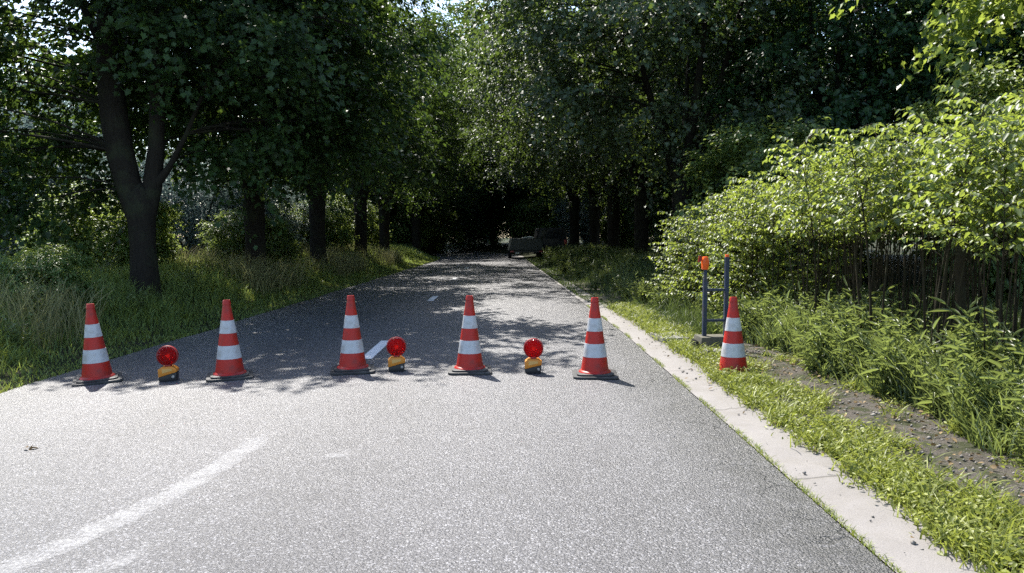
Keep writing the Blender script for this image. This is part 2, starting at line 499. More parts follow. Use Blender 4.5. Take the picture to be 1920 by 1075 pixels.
def clump_leaves(r, centers, crown_c, rad, n_twig, n_leaf, size, droop=0.3, lean=0.5, flat=0.6):
    """leaves along twigs that leave each clump centre"""
    C = len(centers)
    out = unit(centers - crown_c)
    d = r.normal(size=(C, n_twig, 3)); d[..., 2] *= flat
    d = unit(unit(d) + lean * out[:, None, :])
    L = rad * (0.6 + 0.7 * r.random((C, n_twig, 1)))
    s = r.random((C, n_twig, n_leaf, 1)) ** 0.7
    P = centers[:, None, None, :] + d[:, :, None, :] * L[:, :, None, :] * s
    P[..., 2] -= (droop * L[:, :, None, :] * s ** 2)[..., 0]
    P += r.normal(size=P.shape) * size * 0.55
    nr = np.zeros_like(P); nr[..., 2] = 1
    nr += r.normal(size=P.shape) * 0.55 + 0.75 * out[:, None, None, :]
    dr = d[:, :, None, :] + r.normal(size=P.shape) * 0.7; dr[..., 2] -= 0.45
    sz = size * (0.65 + 0.7 * r.random(P.shape[:3]))
    return P.reshape(-1, 3), nr.reshape(-1, 3), np.broadcast_to(dr, P.shape).reshape(-1, 3), sz.ravel()

def bez(a, b, c, n=5):
    a, b, c = Vector(a), Vector(b), Vector(c)
    return [(1 - t) ** 2 * a + 2 * t * (1 - t) * b + t * t * c for t in [i / (n - 1) for i in range(n)]]

def build_tree(seed, limbs, trunk, c, rad, n_cl, n_tw, n_lf, leaf, T, cl_r=1.1, low=None, keep=None, seg=8, extra=None, hollow=2.4):
    """trunk: (pts, radii); limbs: list of (pts, radii). Returns (trunk_mesh, crown_mesh)"""
    r = np.random.default_rng(seed); random.seed(seed)
    c = np.array(c, float); rad = np.array(rad, float)
    mb = MB()
    mb.tube(trunk[0], trunk[1], 14, True, 0.10)
    for p, q in limbs: mb.tube(p, q, 10, True, 0.08)
    lobes = unit(r.normal(size=(9, 3))); amp = r.uniform(-0.18, 0.2, 9)
    cen = []
    tries = 0
    while len(cen) < n_cl and tries < n_cl * 60:
        tries += 1
        d = unit(r.normal(size=3)); m = 1 + np.sum(amp * np.exp(-6 * (1 - lobes @ d)))
        p = c + d * rad * m * r.random() ** (1 / hollow)
        if low is not None and p[2] < low: continue
        if keep is not None and not keep(p): continue
        if cen and min(np.linalg.norm(np.array(cen) - p, axis=1)) < cl_r * 0.5: continue
        cen.append(p)
    if extra is not None: cen += [np.array(e, float) for e in extra]
    cen = np.array(cen)
    nodes = [Vector(q) for p, _ in limbs for q in p[1:]] or [Vector(trunk[0][-1])]
    for p in cen:
        v = Vector(p)
        nd = min(nodes, key=lambda q: (q - v).length + max(0, q.z - v.z) * 1.2)
        mid = nd.lerp(v, 0.5) + Vector((random.uniform(-.25, .25), random.uniform(-.25, .25), 0.3))
        ln = (v - nd).length
        mb.tube(bez(nd, mid, v, 5), [0.006 + 0.007 * ln * (1 - i / 4.2) for i in range(5)], 5, False)
    P, n, d, s = clump_leaves(r, cen, c, cl_r, n_tw, n_lf, leaf)
    return mb.mesh('trunk', smooth=True, angle=70), leaf_mesh('crown', P, n, d, s, T)

def std_trunk(seed, H=2.3, R=0.23, top=6.5, spread=1.6, nl=3, lean=0.0):
    r = random.Random(seed)
    pts = [(0, 0, -0.3), (0, 0, 0.05), (0.01, 0.0, 0.45), (lean * .4, 0.02, 1.2), (lean, 0.0, H)]
    rr = [R * 1.55, R * 1.35, R * 1.05, R, R * 1.12]
    limbs = []
    for k in range(nl):
        a = 2 * PI * k / nl + r.uniform(-.4, .4) + seed
        q = spread * r.uniform(.7, 1.25); tz = top * r.uniform(.85, 1.1)
        p0 = Vector((lean, 0, H - 0.12)); p3 = Vector((lean + math.cos(a) * q, math.sin(a) * q, tz))
        b = bez(p0, (lean + math.cos(a) * q * .55, math.sin(a) * q * .55, H + (tz - H) * .35), p3, 7)
        r0 = R * r.uniform(.55, .75)
        limbs.append((b, [r0 * (1 - 0.80 * i / 6) for i in range(7)]))
    return (pts, rr), limbs

def put_tree(name, meshes, leafmat, barkmat, loc, rz, scale, label, cat='tree', group=None, names=('trunk', 'crown')):
    t = thing(name, label, cat, loc, (0, 0, rz), group)
    t.scale = scale if hasattr(scale, '__len__') else (scale,) * 3
    mesh_obj(names[0], meshes[0], barkmat, t)
    mesh_obj(names[1], meshes[1], leafmat, t)
    return t

# --- the avenue on the left: the first tree is forked into two heavy limbs
T1trunk = ([(0, 0, -.3), (0, 0, .1), (0.0, 0, .5), (0.0, 0, 1.0), (-.01, 0, 1.45), (-.02, 0.02, 1.8), (-.02, .02, 1.98), (-.02, .02, 2.08)], [.36, .29, .225, .205, .225, .285, .19, .05])
T1limbs = [
    ([(-.09, 0, 1.5), (-.19, 0, 1.95), (-.36, 0.05, 2.6), (-.50, .1, 3.4), (-.57, .15, 4.4), (-.60, .3, 5.8), (-.5, .5, 7.6)], [.17, .205, .225, .21, .18, .13, .05]),
    ([(.09, 0, 1.55), (.18, .02, 2.0), (.26, .05, 2.7), (.28, .1, 3.7), (.30, .2, 5.2), (.5, .5, 7.2)], [.14, .155, .13, .115, .095, .04]),
    ([(.22, 0, 2.0), (.52, -.05, 2.35), (.85, -.1, 2.9), (1.2, 0, 3.8), (1.7, .2, 5.0)], [.085, .055, .036, .028, .018]),
    ([(-.55, .1, 4.2), (-1.0, .1, 5.2), (-1.6, 0, 6.2)], [.08, .05, .02]),
    ([(-.5, .1, 3.1), (-.9, .8, 3.9), (-1.2, 2.0, 4.8)], [.09, .07, .03]),
    ([(.28, .1, 3.6), (.8, 1.2, 4.6), (1.4, 2.4, 5.5)], [.08, .06, .03]),
]
T1extra = [(-1.9, -.3, 2.5), (-2.3, 0.1, 2.1), (-2.7, -.4, 2.9), (-3.2, .2, 2.5), (-3.4, -.6, 3.5), (-2.6, -.8, 3.7), (-1.6, .6, 2.9),
           (-2.4, -1.0, 4.4), (-3.0, -.9, 5.0), (-1.9, -.9, 5.1), (-3.6, -.7, 4.3), (1.3, .3, 2.6), (1.9, .5, 2.9), (-1.4, 1.4, 2.2), (-1.8, -.5, 1.6), (-2.2, -1.5, 3.2), (-3.3, -1.5, 2.8), (-1.7, -1.5, 4.6), (-3.6, -1.2, 5.0)]
M_T1 = build_tree(11, T1limbs, T1trunk, (0.3, 1.2, 5.3), (4.6, 3.5, 3.5), 115, 30, 20, .092, T_MAP, 1.0, low=2.7, extra=T1extra,
                  keep=lambda p: not (p[0] < -1.8 and p[2] > 5.0 and p[1] > -.7) and p[1] > -2.2 and p[1] - .667 * p[2] > -5.0 - .12 * max(0, p[0]) and not (abs(p[0]) < 1.2 and p[2] < 4.2 and p[1] < 0.9))
AV = []
for s in range(3):
    tr, li = std_trunk(20 + s, 2.0 + .15 * s, .235, 7.2, 1.7, 4)
    AV.append(build_tree(31 + s, li, tr, (0.5, 0.2, 6.4), (4.7, 4.1, 4.2), 90, 26, 21, .10, T_OV if s else T_MAP, 1.05, low=3.0, keep=lambda p, s=s: (math.hypot(p[0], p[1]) > 1.3 or p[2] > 4.2) and (s > 0 or p[0] + .38 * p[2] < 5.2)))
left_x = lambda y: -6.32 + 0.004 * y
LEFT = [
    (18.0, 0, 0.0, 1.0, 'second avenue tree from the left, thick straight dark trunk rising from tall grass'),
    (23.8, 1, 1.9, 1.05, 'third avenue tree on the left, slim trunk splitting into limbs above sunlit bush'),
    (30.4, 2, 4.0, 1.08, 'fourth avenue tree on the left, narrow dark trunk behind the grassy bank'),
    (35.8, 1, 5.2, 1.05, 'fifth avenue tree on the left, thinnest visible trunk beside the sunlit grass tongue'),
    (47.5, 0, 2.4, 1.15, 'far avenue tree on the left, dark crown closing over the road past the light band'),
    (54.0, 2, 0.7, 1.2, 'farthest avenue tree on the left, black trunk where the road bends away'),
]
put_tree('avenue_tree', M_T1, M['maple'], M['bark'], (-6.32, 12.7, gzf(-6.32, 12.7) - .1), 0, 1,
         'large nearest avenue tree with dark trunk forked into two heavy limbs, left of the road', group='avenue trees along the left verge')
for y, v, rz, s, lab in LEFT:
    x = left_x(y)
    put_tree('avenue_tree', AV[v], M['maple'], M['bark'], (x, y, gzf(x, y) - .1), rz, s, lab, group='avenue trees along the left verge')

# --- right side trees
RT = []
for s in range(2):
    tr, li = std_trunk(50 + s, 2.4, .24, 8.0, 2.0, 4)
    RT.append(build_tree(61 + s, li, tr, (-.9, 0, 7.6), (5.2, 4.7, 5.2), 115, 26, 21, .10, T_MAP if s == 0 else T_OV, 1.15, low=3.2))
RIGHT = [
    (4.9, 21.5, 0, 0.0, 1.05, 'broad right verge tree with glossy leaves overhanging the road past the lamp stand'),
    (4.9, 28.0, 1, 0.3, 1.1, 'second roadside tree on the right, dark trunk behind the glossy overhanging crown'),
    (4.7, 34.5, 0, 5.9, 1.15, 'third roadside tree on the right, dark crown arching over the lane'),
    (4.6, 41.5, 1, 6.1, 1.2, 'fourth roadside tree on the right, dark trunk just right of the parked vehicles'),
    (4.2, 50.0, 0, .4, 1.35, 'farthest roadside tree on the right, trunk in deep shade behind the parked vehicles'),
]
for x, y, v, rz, s, lab in RIGHT:
    put_tree('roadside_tree', RT[v], M['maple_right'], M['bark'], (x, y, gzf(x, y) - .1), rz, s, lab, group='roadside trees on the right verge')

WT = []
for s in range(2):
    tr, li = std_trunk(70 + s, 1.6, .2, 8.0, 1.3, 4)
    WT.append(build_tree(81 + s, li, tr, (0, 0, 5.6), (3.8, 3.8, 5.2), 110, 16, 18, .15, T_OV, 1.2, low=0.9))
def wood(spots, lab, grp, mat='wood_leaf', name='woodland_tree'):
    for i, (x, y, s) in enumerate(spots):
        put_tree(name, WT[i % 2], M[mat], M['bark'], (x, y, gzf(x, y) - .15), i * 2.4, (s, s, s * 1.08), lab, group=grp)
wood([(9.2, 21.0, 1.05), (8.9, 28.5, 1.1), (9.4, 36, 1.15), (14, 17.5, 1.1), (14.2, 25, 1.2), (13.5, 33, 1.2), (19.5, 21, 1.3), (19, 12.5, 1.2), (20, 30, 1.3), (9.0, 44, 1.2)],
     'dark woodland tree behind the leafy thicket on the right', 'woodland trees on the right')
wood([(-15.5, 42, 1.0), (-13.5, 50, 1.1), (-24, 36, .9), (-23, 46, 1.1), (-33, 34, .95), (-38, 27, .9), (-30, 50, 1.2), (-42, 44, 1.2)],
     'dark woodland tree behind the avenue on the left', 'woodland trees on the left')
wood([(-1.5, 60, 1.25), (3.5, 62, 1.3), (8.5, 57, 1.2), (-6.5, 70, 1.4), (0.5, 70, 1.5), (7, 70, 1.4), (-2.5, 78, 2.0), (4, 80, 2.0), (-8.2, 64, 1.95), (-14, 64, 1.3), (13, 64, 1.3), (-12, 52, 1.2), (13, 50, 1.25)],
     'tree in the dark wood closing the far end of the road', 'woodland trees at the far end')

# tree at the right whose bright branch hangs into the top right corner
tr, li = std_trunk(91, 2.6, .19, 7.0, 1.8, 4)
CORNER = build_tree(92, li, tr, (0, 0, 6.6), (3.6, 3.2, 2.9), 85, 18, 17, .11, T_MAP, .95, low=4.5)
put_tree('corner_tree', CORNER, M['bright_leaf'], M['bark'], (8.9, 10.8, gzf(8.9, 10.8) - .1), 0.4, 1.0,
         'tree with bright yellow green leaves hanging into the top right corner')

# --- bushes and undergrowth on the left
BU = []
for s in range(2):
    tr, li = std_trunk(100 + s, 0.3, .06, 1.8, .9, 5)
    BU.append(build_tree(111 + s, li, tr, (0, 0, 1.25), (1.5, 1.5, 1.3), 75, 24, 19, .075, T_OV if s else T_LAN, .5, low=0.1))
def bush(x, y, v, s, mat, lab, grp=None, rz=None, name='bush'):
    s3 = s if hasattr(s, '__len__') else (s, s, s)
    put_tree(name, BU[v], M[mat], M['bark'], (x, y, gzf(x, y) - .1), (x * 3.1 + y) if rz is None else rz, s3, lab, 'bush', grp, ('stem', 'foliage'))
bush(-14.5, 20.0, 0, (2.2, 1.8, 1.9), 'haze_tint_leaf', 'large bush tinted with blue green haze at the left edge of the photograph', name='haze_tint_bush')
bush(-18.5, 27.0, 0, (2.8, 2.2, 2.7), 'haze_tint_leaf', 'tall bush with haze blue tinted leaves far left behind the first tree', name='haze_tint_bush')
bush(-11.0, 25.5, 0, (2.0, 1.6, 1.5), 'haze_tint_leaf', 'bush with haze tinted leaves between the first and second trunks', name='haze_tint_bush')
bush(-9.6, 28.0, 0, (1.6, 1.4, 1.35), 'bush_leaf', 'sunlit grey green bush between the second and third trunks')
bush(-7.3, 20.6, 1, .75, 'bush_leaf', 'small yellow green bush right behind the second trunk')
bush(-8.0, 29.5, 1, 1.0, 'bush_leaf', 'round yellow green bush between the third and fourth trunks')
bush(-8.6, 37.0, 1, 1.3, 'bush_leaf', 'leafy green bush behind the fifth avenue trunk')
bush(-9.4, 17.0, 1, (1.0, 1.0, .95), 'bush_leaf', 'yellow green bush under the hanging leaves left of the first trunk')
bush(-6.55, 10.3, 1, .42, 'bush_leaf', 'small pale leafy shrub in the grass just left of the first trunk')
bush(-17.5, 21.5, 0, (2.2, 2.0, 2.0), 'haze_tint_leaf', 'dark bush with haze tinted leaves at the far left, behind the tall grass', name='haze_tint_bush')
bush(6.2, 17.0, 1, (1.5, 1.5, 1.5), 'wood_leaf', 'dark bush in the shade behind the far end of the thicket')
bush(9.3, 13.8, 1, (1.25, 1.25, 1.86), 'bush_leaf', 'tall bright bush rising behind the top of the thicket at the right')
for i, (x, y) in enumerate([(-11, 46), (-8, 50), (5.5, 55), (1.8, 57.5), (-4.2, 63), (8, 49), (-2.5, 66), (-9, 58), (-15.5, 57), (-6.6, 56), (-8.2, 61), (-12, 60)]):
    bush(x, y, i % 2, 1.6, 'wood_leaf', 'dark bush among the trunks at the far end of the road', 'bushes at the far end')

# ------------------------------------------------------------------ cane thicket on the right
def cane_mesh(seed, H, leafy=0.45, nb=17, big=.115, rs=.011):
    nb = int(nb * 2.3); big *= .50
    r = np.random.default_rng(seed); random.seed(seed)
    mb = MB()
    a = r.uniform(0, 2 * PI); arch = r.uniform(.15, .45)
    dx, dy = math.cos(a), math.sin(a)
    st = [(dx * arch * t ** 2.4, dy * arch * t ** 2.4, H * t - 0.05 * t ** 3) for t in np.linspace(-.03, 1, 10)]
    st[0] = (0, 0, -.1)
    mb.tube(st, [rs * (1.15 - .85 * i / 9) for i in range(10)], 6)
    for q in range(2):
        b = r.uniform(0, 2 * PI); e = r.uniform(.10, .30); hh = H * r.uniform(.55, .8)
        mb.tube([(math.cos(b) * (.05 + e * t), math.sin(b) * (.05 + e * t), hh * t - .05) for t in (0, .4, .75, 1)], [rs * .8, rs * .75, rs * .6, rs * .3], 5)
    P, n, d, s = [], [], [], []
    def leafline(pts, count, big):
        pts = np.array(pts)
        for j in range(count):
            t = (j + .5 + r.uniform(-.3, .3)) / count * (len(pts) - 1)
            i = min(int(max(t, 0)), len(pts) - 2); q = pts[i] + (pts[i + 1] - pts[i]) * (t - i)
            ax = unit(pts[i + 1] - pts[i]); side = np.cross(ax, [0, 0, 1.0]); side = unit(side) if np.linalg.norm(side) > .05 else np.array([1, 0, 0.])
            w = side * (1 if j % 2 else -1) + ax * .5 + r.normal(size=3) * .3; w[2] -= .35
            P.append(q + w * .02); d.append(w); n.append(np.array([0, 0, 1.0]) + r.normal(size=3) * .38 + w * .35)
            s.append(big * r.uniform(.55, 1.25))
    for k in range(nb):
        t = leafy + (1 - leafy) * (k + r.uniform(0, .8)) / nb
        t = min(t, .985)
        i = t * 9.0; j = min(int(i), 8); q = np.array(st[j]) + (np.array(st[j + 1]) - np.array(st[j])) * (i - j)
        b = k * 2.4 + a; L = r.uniform(.35, .8) * (1.15 - .75 * t) + .12
        e = q + np.array([math.cos(b) * L, math.sin(b) * L, L * r.uniform(.15, .5)])
        m = (q + e) / 2 + np.array([0, 0, .12 * L + .05])
        bp = [tuple(v) for v in bez(tuple(q), tuple(m), tuple(e), 5)]
        mb.tube(bp, [.004 - .0006 * i2 for i2 in range(5)], 3, False)
        leafline(bp[1:], int(8 + L * 15), big)
    leafline(st[6:], 8, big)
    return mb.mesh('stem', smooth=True), leaf_mesh('foliage', np.array(P), np.array(n), np.array(d), np.array(s), T_KN)
CN = [cane_mesh(200 + i, 2.6, [.55, .60, .56, .62, .54, .58][i], 16 + i % 3, .12, [.011, .014, .010, .012, .015, .011][i]) for i in range(6)]
CL = [cane_mesh(220 + i, 1.9, .10, 19, .12, .009) for i in range(3)]
lab_c = 'slender leafy cane in the sunlit thicket right of the road'
rr = random.Random(5)
proto = {}
def put_cane(meshes, key, x, y, s, lab, grp):
    if key not in proto:
        t = thing('leafy_cane', lab, 'plant', group=grp)
        mesh_obj('stem', meshes[0], M['cane'], t); mesh_obj('foliage', meshes[1], M['knot_leaf'], t)
        proto[key] = t
    else:
        t = copy_tree(proto[key]); tag(t, lab, 'plant', grp)
    t.location = (x, y, gzf(x, y) - .02); t.rotation_euler = (rr.uniform(-.05, .05), rr.uniform(-.07, .04), rr.uniform(0, 6.28)); t.scale = (s * rr.uniform(.9, 1.1),) * 2 + (s,)
k = 0
for j in range(15):
    y = 4.4 + j * .60
    for i in range(8):
        x = 3.45 + i * .40 + rr.uniform(-.17, .17) + (0.12 if j % 2 else 0)
        yy = y + rr.uniform(-.24, .24)
        if x / yy > 0.93 or (i > 5 and j % 2): continue
        h = np.interp(yy, [4, 6, 8, 10, 12.9], [.80, .87, .91, .84, .74]) * rr.uniform(.9, 1.06) + .05 * (i / 8)
        put_cane(CN[k % 6], ('n', k % 6), x, yy, h, lab_c, 'canes of the sunlit thicket'); k += 1
for j in range(26):
    y = 9.2 + rr.uniform(0, 4.6); x = 3.05 + rr.uniform(-.1, .9) + (.35 if y < 10.3 else 0)
    put_cane(CL[k % 3], ('l', k % 3), x, y, rr.uniform(.75, 1.0), 'shorter leafy cane at the far low end of the thicket by the lamp stand', 'low canes at the thicket end'); k += 1

# darker young trunk standing among the canes
t = thing('sapling', 'thicker dark sapling trunk standing among the thin canes at the right', 'tree', (4.05, 6.65, gzf(4.05, 6.65)))
MB().tube([(0, 0, -.1), (0.01, 0, .5), (-.02, .01, 1.0), (0, .03, 1.6), (.03, .05, 2.1)], [.052, .044, .04, .033, .015], 9, True, .1).obj('trunk', M['cane'], t, smooth=True, angle=70)
P, n, d, s = clump_leaves(np.random.default_rng(3), np.array([(0, .1, 1.7), (.25, .2, 1.85), (-.25, .1, 1.8), (.05, .0, 2.05)], float), np.array([0, .1, 1.6]), .32, 9, 10, .07)
mesh_obj('crown', leaf_mesh('crown', P, n, d, s, T_KN), M['knot_leaf'], t)

# ------------------------------------------------------------------ weeds in front of the thicket
def weed_mesh(seed, H, ns, kind):
    r = np.random.default_rng(seed); random.seed(seed)
    mb = MB(); P, n, d, s = [], [], [], []
    for k in range(ns):
        a = r.uniform(0, 2 * PI); b0 = np.array([math.cos(a), math.sin(a), 0]) * r.uniform(0, .13)
        ln = r.uniform(.06, .26); h = H * r.uniform(.6, 1.1)
        st = [tuple(b0 + np.array([math.cos(a) * ln * t ** 2, math.sin(a) * ln * t ** 2, h * t - .12 * t ** 3])) for t in np.linspace(-.05, 1, 6)]
        mb.tube(st, [.0045 * (1.1 - .8 * i / 5) for i in range(6)], 4, False)
        arr = np.array(st)
        nlv = 19 if kind else 20
        for j in range(nlv):
            t = .12 + .88 * (j + r.uniform(0, .8)) / nlv; t = min(t, .99) * 5; i = int(t); q = arr[i] + (arr[i + 1] - arr[i]) * (t - i)
            b = j * 2.4 + a
            w = np.array([math.cos(b), math.sin(b), r.uniform(.4, 2.2) if kind else r.uniform(-.2, .9)])
            P.append(q); d.append(w); n.append(np.array([0, 0, 1.0]) + r.normal(size=3) * .55 - .3 * w)
            s.append((.115 if kind else .055) * r.uniform(.45, 1.3) * (1.1 - .4 * t / 5))
    return mb.mesh('stem', smooth=True), leaf_mesh('foliage', np.array(P), np.array(n), np.array(d), np.array(s), T_BLD if kind else T_OV)
WD = [weed_mesh(300, .70, 15, 1), weed_mesh(301, .74, 16, 0), weed_mesh(302, .80, 13, 1), weed_mesh(303, .62, 18, 0)]
def put_weed(v, x, y, s, lab, grp):
    if ('w', v) not in proto:
        t = thing('leafy_weed', lab, 'plant', group=grp)
        mesh_obj('stem', WD[v][0], M['weed_leaf'], t); mesh_obj('foliage', WD[v][1], M['weed_leaf'], t); proto[('w', v)] = t
    else:
        t = copy_tree(proto[('w', v)]); tag(t, lab, 'plant', grp)
    t.location = (x, y, gzf(x, y)); t.rotation_euler = (0, 0, rr.uniform(0, 6.28)); t.scale = (s * 1.05, s * 1.05, s)
for j in range(46):
    y = 3.9 + 5.6 * (j + rr.random()) / 46
    for q in range(2):
        x = 3.05 + rr.uniform(-.10, .20) + q * rr.uniform(.2, .5) + .13 * math.sin(y * 2.6)
        if q == 0 and rr.random() < .25: continue
        put_weed((j + q) % 4 if rr.random() < .6 else 2 * (j % 2), x, y + rr.uniform(-.1, .1), rr.uniform(.45, .85) + (.35 if rr.random() < .35 else 0) + .1 * q, 'bushy green weed at the foot of the thicket beside the dirt strip', 'weeds along the dirt strip')
for j in range(30):
    y = 9.0 + 7.5 * rr.random(); x = float(xg(y)) + rr.uniform(.55, 1.5)
    if abs(y - 8.7) < .5 and x < 2.9: continue
    put_weed(j % 4, x, y, rr.uniform(.5, .95), 'leafy weed on the right verge beyond the lamp stand', 'weeds on the far right verge')
for j in range(60):
    y = 14.5 + 24 * rr.random(); x = float(xg(y)) + rr.uniform(.15, 2.8)
    put_weed(j % 4, x, y, rr.uniform(.45, 1.0), 'weed under the roadside trees on the right', 'weeds under the right trees')
for j, (x, y, s) in enumerate([(-6.0, 9.4, 1.0), (-6.9, 9.0, 1.1), (-7.4, 10.6, 1.2), (-5.7, 11.2, .9), (-8.0, 11.8, 1.2), (-5.5, 8.2, .8), (-8.6, 12.5, 1.3), (-6.2, 14.2, 1.0), (-7.6, 13.8, 1.2)]):
    put_weed(1 + 2 * (j % 2), x, y, s, 'leafy weed standing in the tall grass left of the road', 'weeds in the left verge')

# ------------------------------------------------------------------ grass (uncountable)
def blade_mesh(name, x, y, z, h, w, r, lean=.45):
    N = len(x)
    a = r.uniform(0, 2 * PI, N); dx, dy = np.cos(a), np.sin(a)
    b = r.uniform(0, 2 * PI, N); sx, sy = np.cos(b), np.sin(b)
    L = lean * h * (.3 + r.random(N) * 1.2)
    base = np.stack([x, y, z], 1)
    V = np.zeros((N, 7, 3))
    side = np.stack([sx, sy, np.zeros(N)], 1)
    for i, t in enumerate((0, .4, .75)):
        c = base + np.stack([dx * L * t ** 2, dy * L * t ** 2, h * t * (1 - .12 * t)], 1)
        ww = (w * (1 - .35 * t))[:, None] / 2
        V[:, 2 * i] = c + side * ww; V[:, 2 * i + 1] = c - side * ww
    V[:, 6] = base + np.stack([dx * L, dy * L, h * .86], 1)
    flat = np.array([0, 1, 3, 2, 2, 3, 5, 4, 4, 5, 6]); st = np.array([0, 4, 8])
    F = (np.arange(N)[:, None] * 7 + flat).ravel(); S = (np.arange(N)[:, None] * 11 + st).ravel()
    return np_mesh(name, V.reshape(-1, 3), F, S)

def patchy(x, y, r, f=1.0):
    return .5 + .5 * np.sin(x * 2.1 * f + 1.3 * np.sin(y * 1.7 * f)) * np.sin(y * 1.9 * f + 1.1 * np.sin(x * 1.3 * f))

def scatter(r, n, xf, y0, y1, ypow=1.0):
    y = y0 + (y1 - y0) * r.random(n) ** ypow
    return xf(y, r.random(n)), y
# left verge
r = np.random.default_rng(41)
x, y = scatter(r, 95000, lambda y, u: xl(y) + .10 - 7.5 * u ** 1.5, 3.5, 46, 1.45)
hh = (.06 + .36 * sm((xl(y) - x) / 2.0)) * (.5 + .8 * r.random(len(x))) * (.75 + .5 * patchy(x, y, r)) 
g = mesh_obj('verge_grass', blade_mesh('verge_grass', x, y, gz(x, y) - .02, hh, (.005 + .004 * r.random(len(x))) * (1 + y / 22), r, .5), M['grass'])
tag(g, 'long shaded green grass on the verge left of the road', 'grass', kind='stuff')
# dry seeding grass
x, y = scatter(r, 20000, lambda y, u: xl(y) - .7 - 3.2 * u, 8, 36, 1.0)
k = patchy(x, y, r, .45) + .36 * sm((y - 12) / 5) > .84
x, y = x[k], y[k]
hh = .5 + .45 * r.random(len(x))
g = mesh_obj('dry_grass', blade_mesh('dry_grass', x, y, gz(x, y) - .02, hh, .006 * (1 + y / 20), r, .5), M['grass_dry'])
tag(g, 'tall straw coloured seeding grass among the left avenue trees', 'grass', kind='stuff')
x, y = scatter(r, 42000, lambda y, u: xl(y) + .04 - 5.5 * u ** 1.3, 4.5, 40, 1.4)
k = patchy(x * 1.6, y, r, .9) + .5 * r.random(len(x)) > .88
x, y = x[k], y[k]
hh = (.07 + .34 * sm((xl(y) - x) / 2.0)) * (.5 + .8 * r.random(len(x)))
g = mesh_obj('meadow_grass', blade_mesh('meadow_grass', x, y, gz(x, y) - .02, hh, (.007 + .005 * r.random(len(x))) * (1 + y / 22), r, .7), M['grass_bright'])
tag(g, 'paler yellow green grass patches in the left verge', 'grass', kind='stuff')
x, y = scatter(r, 9000, lambda y, u: 2.95 + .85 * u + .1 * np.sin(y * 2.6), 3.6, 9.6, 1.0)
k = patchy(x, y * 1.3, r, 2.2) + .4 * r.random(len(x)) > .45
x, y = x[k], y[k]
hh = (.30 + .42 * r.random(len(x))) * (.7 + .3 * patchy(x, y, r, 1.5)) * np.clip((x - 2.65) * 2.0, .5, 1)
g = mesh_obj('tall_grass', blade_mesh('tall_grass', x, y, gz(x, y) - .02, hh, .009 + .006 * r.random(len(x)), r, .55), M['weed_leaf'])
tag(g, 'tall arching grass growing through the weeds at the thicket foot', 'grass', kind='stuff')
# bright strip by the gutter, growing in tufts
r = np.random.default_rng(42)
tx, ty = scatter(r, 1500, lambda y, u: xg(y) - .04 + .70 * u ** 1.15 * (.62 + .38 * np.sin(y * 2.4) ** 2) + .5 * (u > .93), 2.0, 13.5, 1.25)
tk = r.random(len(tx)) < .28 + .72 * patchy(tx * 1.5, ty, r, 1.2)
tx, ty = tx[tk], ty[tk]
nb = 22
x = np.repeat(tx, nb) + r.normal(0, .045, len(tx) * nb); y = np.repeat(ty, nb) + r.normal(0, .045, len(tx) * nb)
hh = np.repeat(.045 + .11 * r.random(len(tx)) ** 1.4, nb) * (.5 + .7 * r.random(len(x)))
zz = np.maximum(gz(x, y), np.where(x < xg(y), .03, -1)) - .004
g = mesh_obj('grass_strip', blade_mesh('grass_strip', x, y, zz, hh, .006 + .005 * r.random(len(x)), r, .9), M['grass_bright'])
tag(g, 'bright yellow green grass strip between the concrete gutter and the dirt', 'grass', kind='stuff')
nb = 26
x = np.repeat(tx, nb) + r.normal(0, .05, len(tx) * nb); y = np.repeat(ty, nb) + r.normal(0, .05, len(tx) * nb)
zz = np.maximum(gz(x, y), np.where(x < xg(y), .03, -1)) + np.repeat(.03 + .09 * r.random(len(tx)), nb) * r.random(len(x))
nr = np.tile([0, 0, 1.0], (len(x), 1)) + r.normal(size=(len(x), 3)) * .5
g = mesh_obj('clover', leaf_mesh('clover', np.stack([x, y, zz], 1), nr, r.normal(size=(len(x), 3)), .014 + .024 * r.random(len(x)), T_OV), M['grass_bright'])
tag(g, 'low clover and small herbs growing through the bright grass strip', 'clover', kind='stuff')
# right verge beyond, and under the thicket
x, y = scatter(r, 42000, lambda y, u: xg(y) + .03 - .34 * sm((y - 11) / 5) + 3.7 * u ** 1.3, 9.5, 42, 1.4)
hh = (.07 + .30 * sm((x - xg(y)) / 1.4)) * (.4 + 1.0 * r.random(len(x))) * (.5 + .9 * patchy(x * 1.4, y, r, 1.3))
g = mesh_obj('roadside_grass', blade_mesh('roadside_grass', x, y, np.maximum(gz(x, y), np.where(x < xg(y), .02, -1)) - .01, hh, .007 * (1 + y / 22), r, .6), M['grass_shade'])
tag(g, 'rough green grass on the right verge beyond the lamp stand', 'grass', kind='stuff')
x, y = scatter(r, 26000, lambda y, u: 3.2 + 9 * u ** 1.2, 3.4, 15, 1.0)
hh = (.10 + .22 * r.random(len(x)))
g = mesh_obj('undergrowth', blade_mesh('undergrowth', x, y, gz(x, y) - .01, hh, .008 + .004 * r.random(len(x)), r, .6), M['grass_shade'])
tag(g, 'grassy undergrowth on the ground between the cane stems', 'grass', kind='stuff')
# moss and tiny blades in the joint between asphalt and gutter
x, y = scatter(r, 5200, lambda y, u: xr(y) + .012 + .03 * (u - .5), 1.5, 14, 1.2)
k = patchy(x * 0, y, r, 1.7) + .3 * r.random(len(x)) > .42
x, y = x[k], y[k]
hh = .012 + .03 * r.random(len(x)) ** 2
g = mesh_obj('joint_grass', blade_mesh('joint_grass', x, y, 0 * x + .0, hh, .004 + 0 * x, r, .9), M['grass_bright'])
tag(g, 'thin line of moss and short grass in the gutter joint', 'moss', kind='stuff')

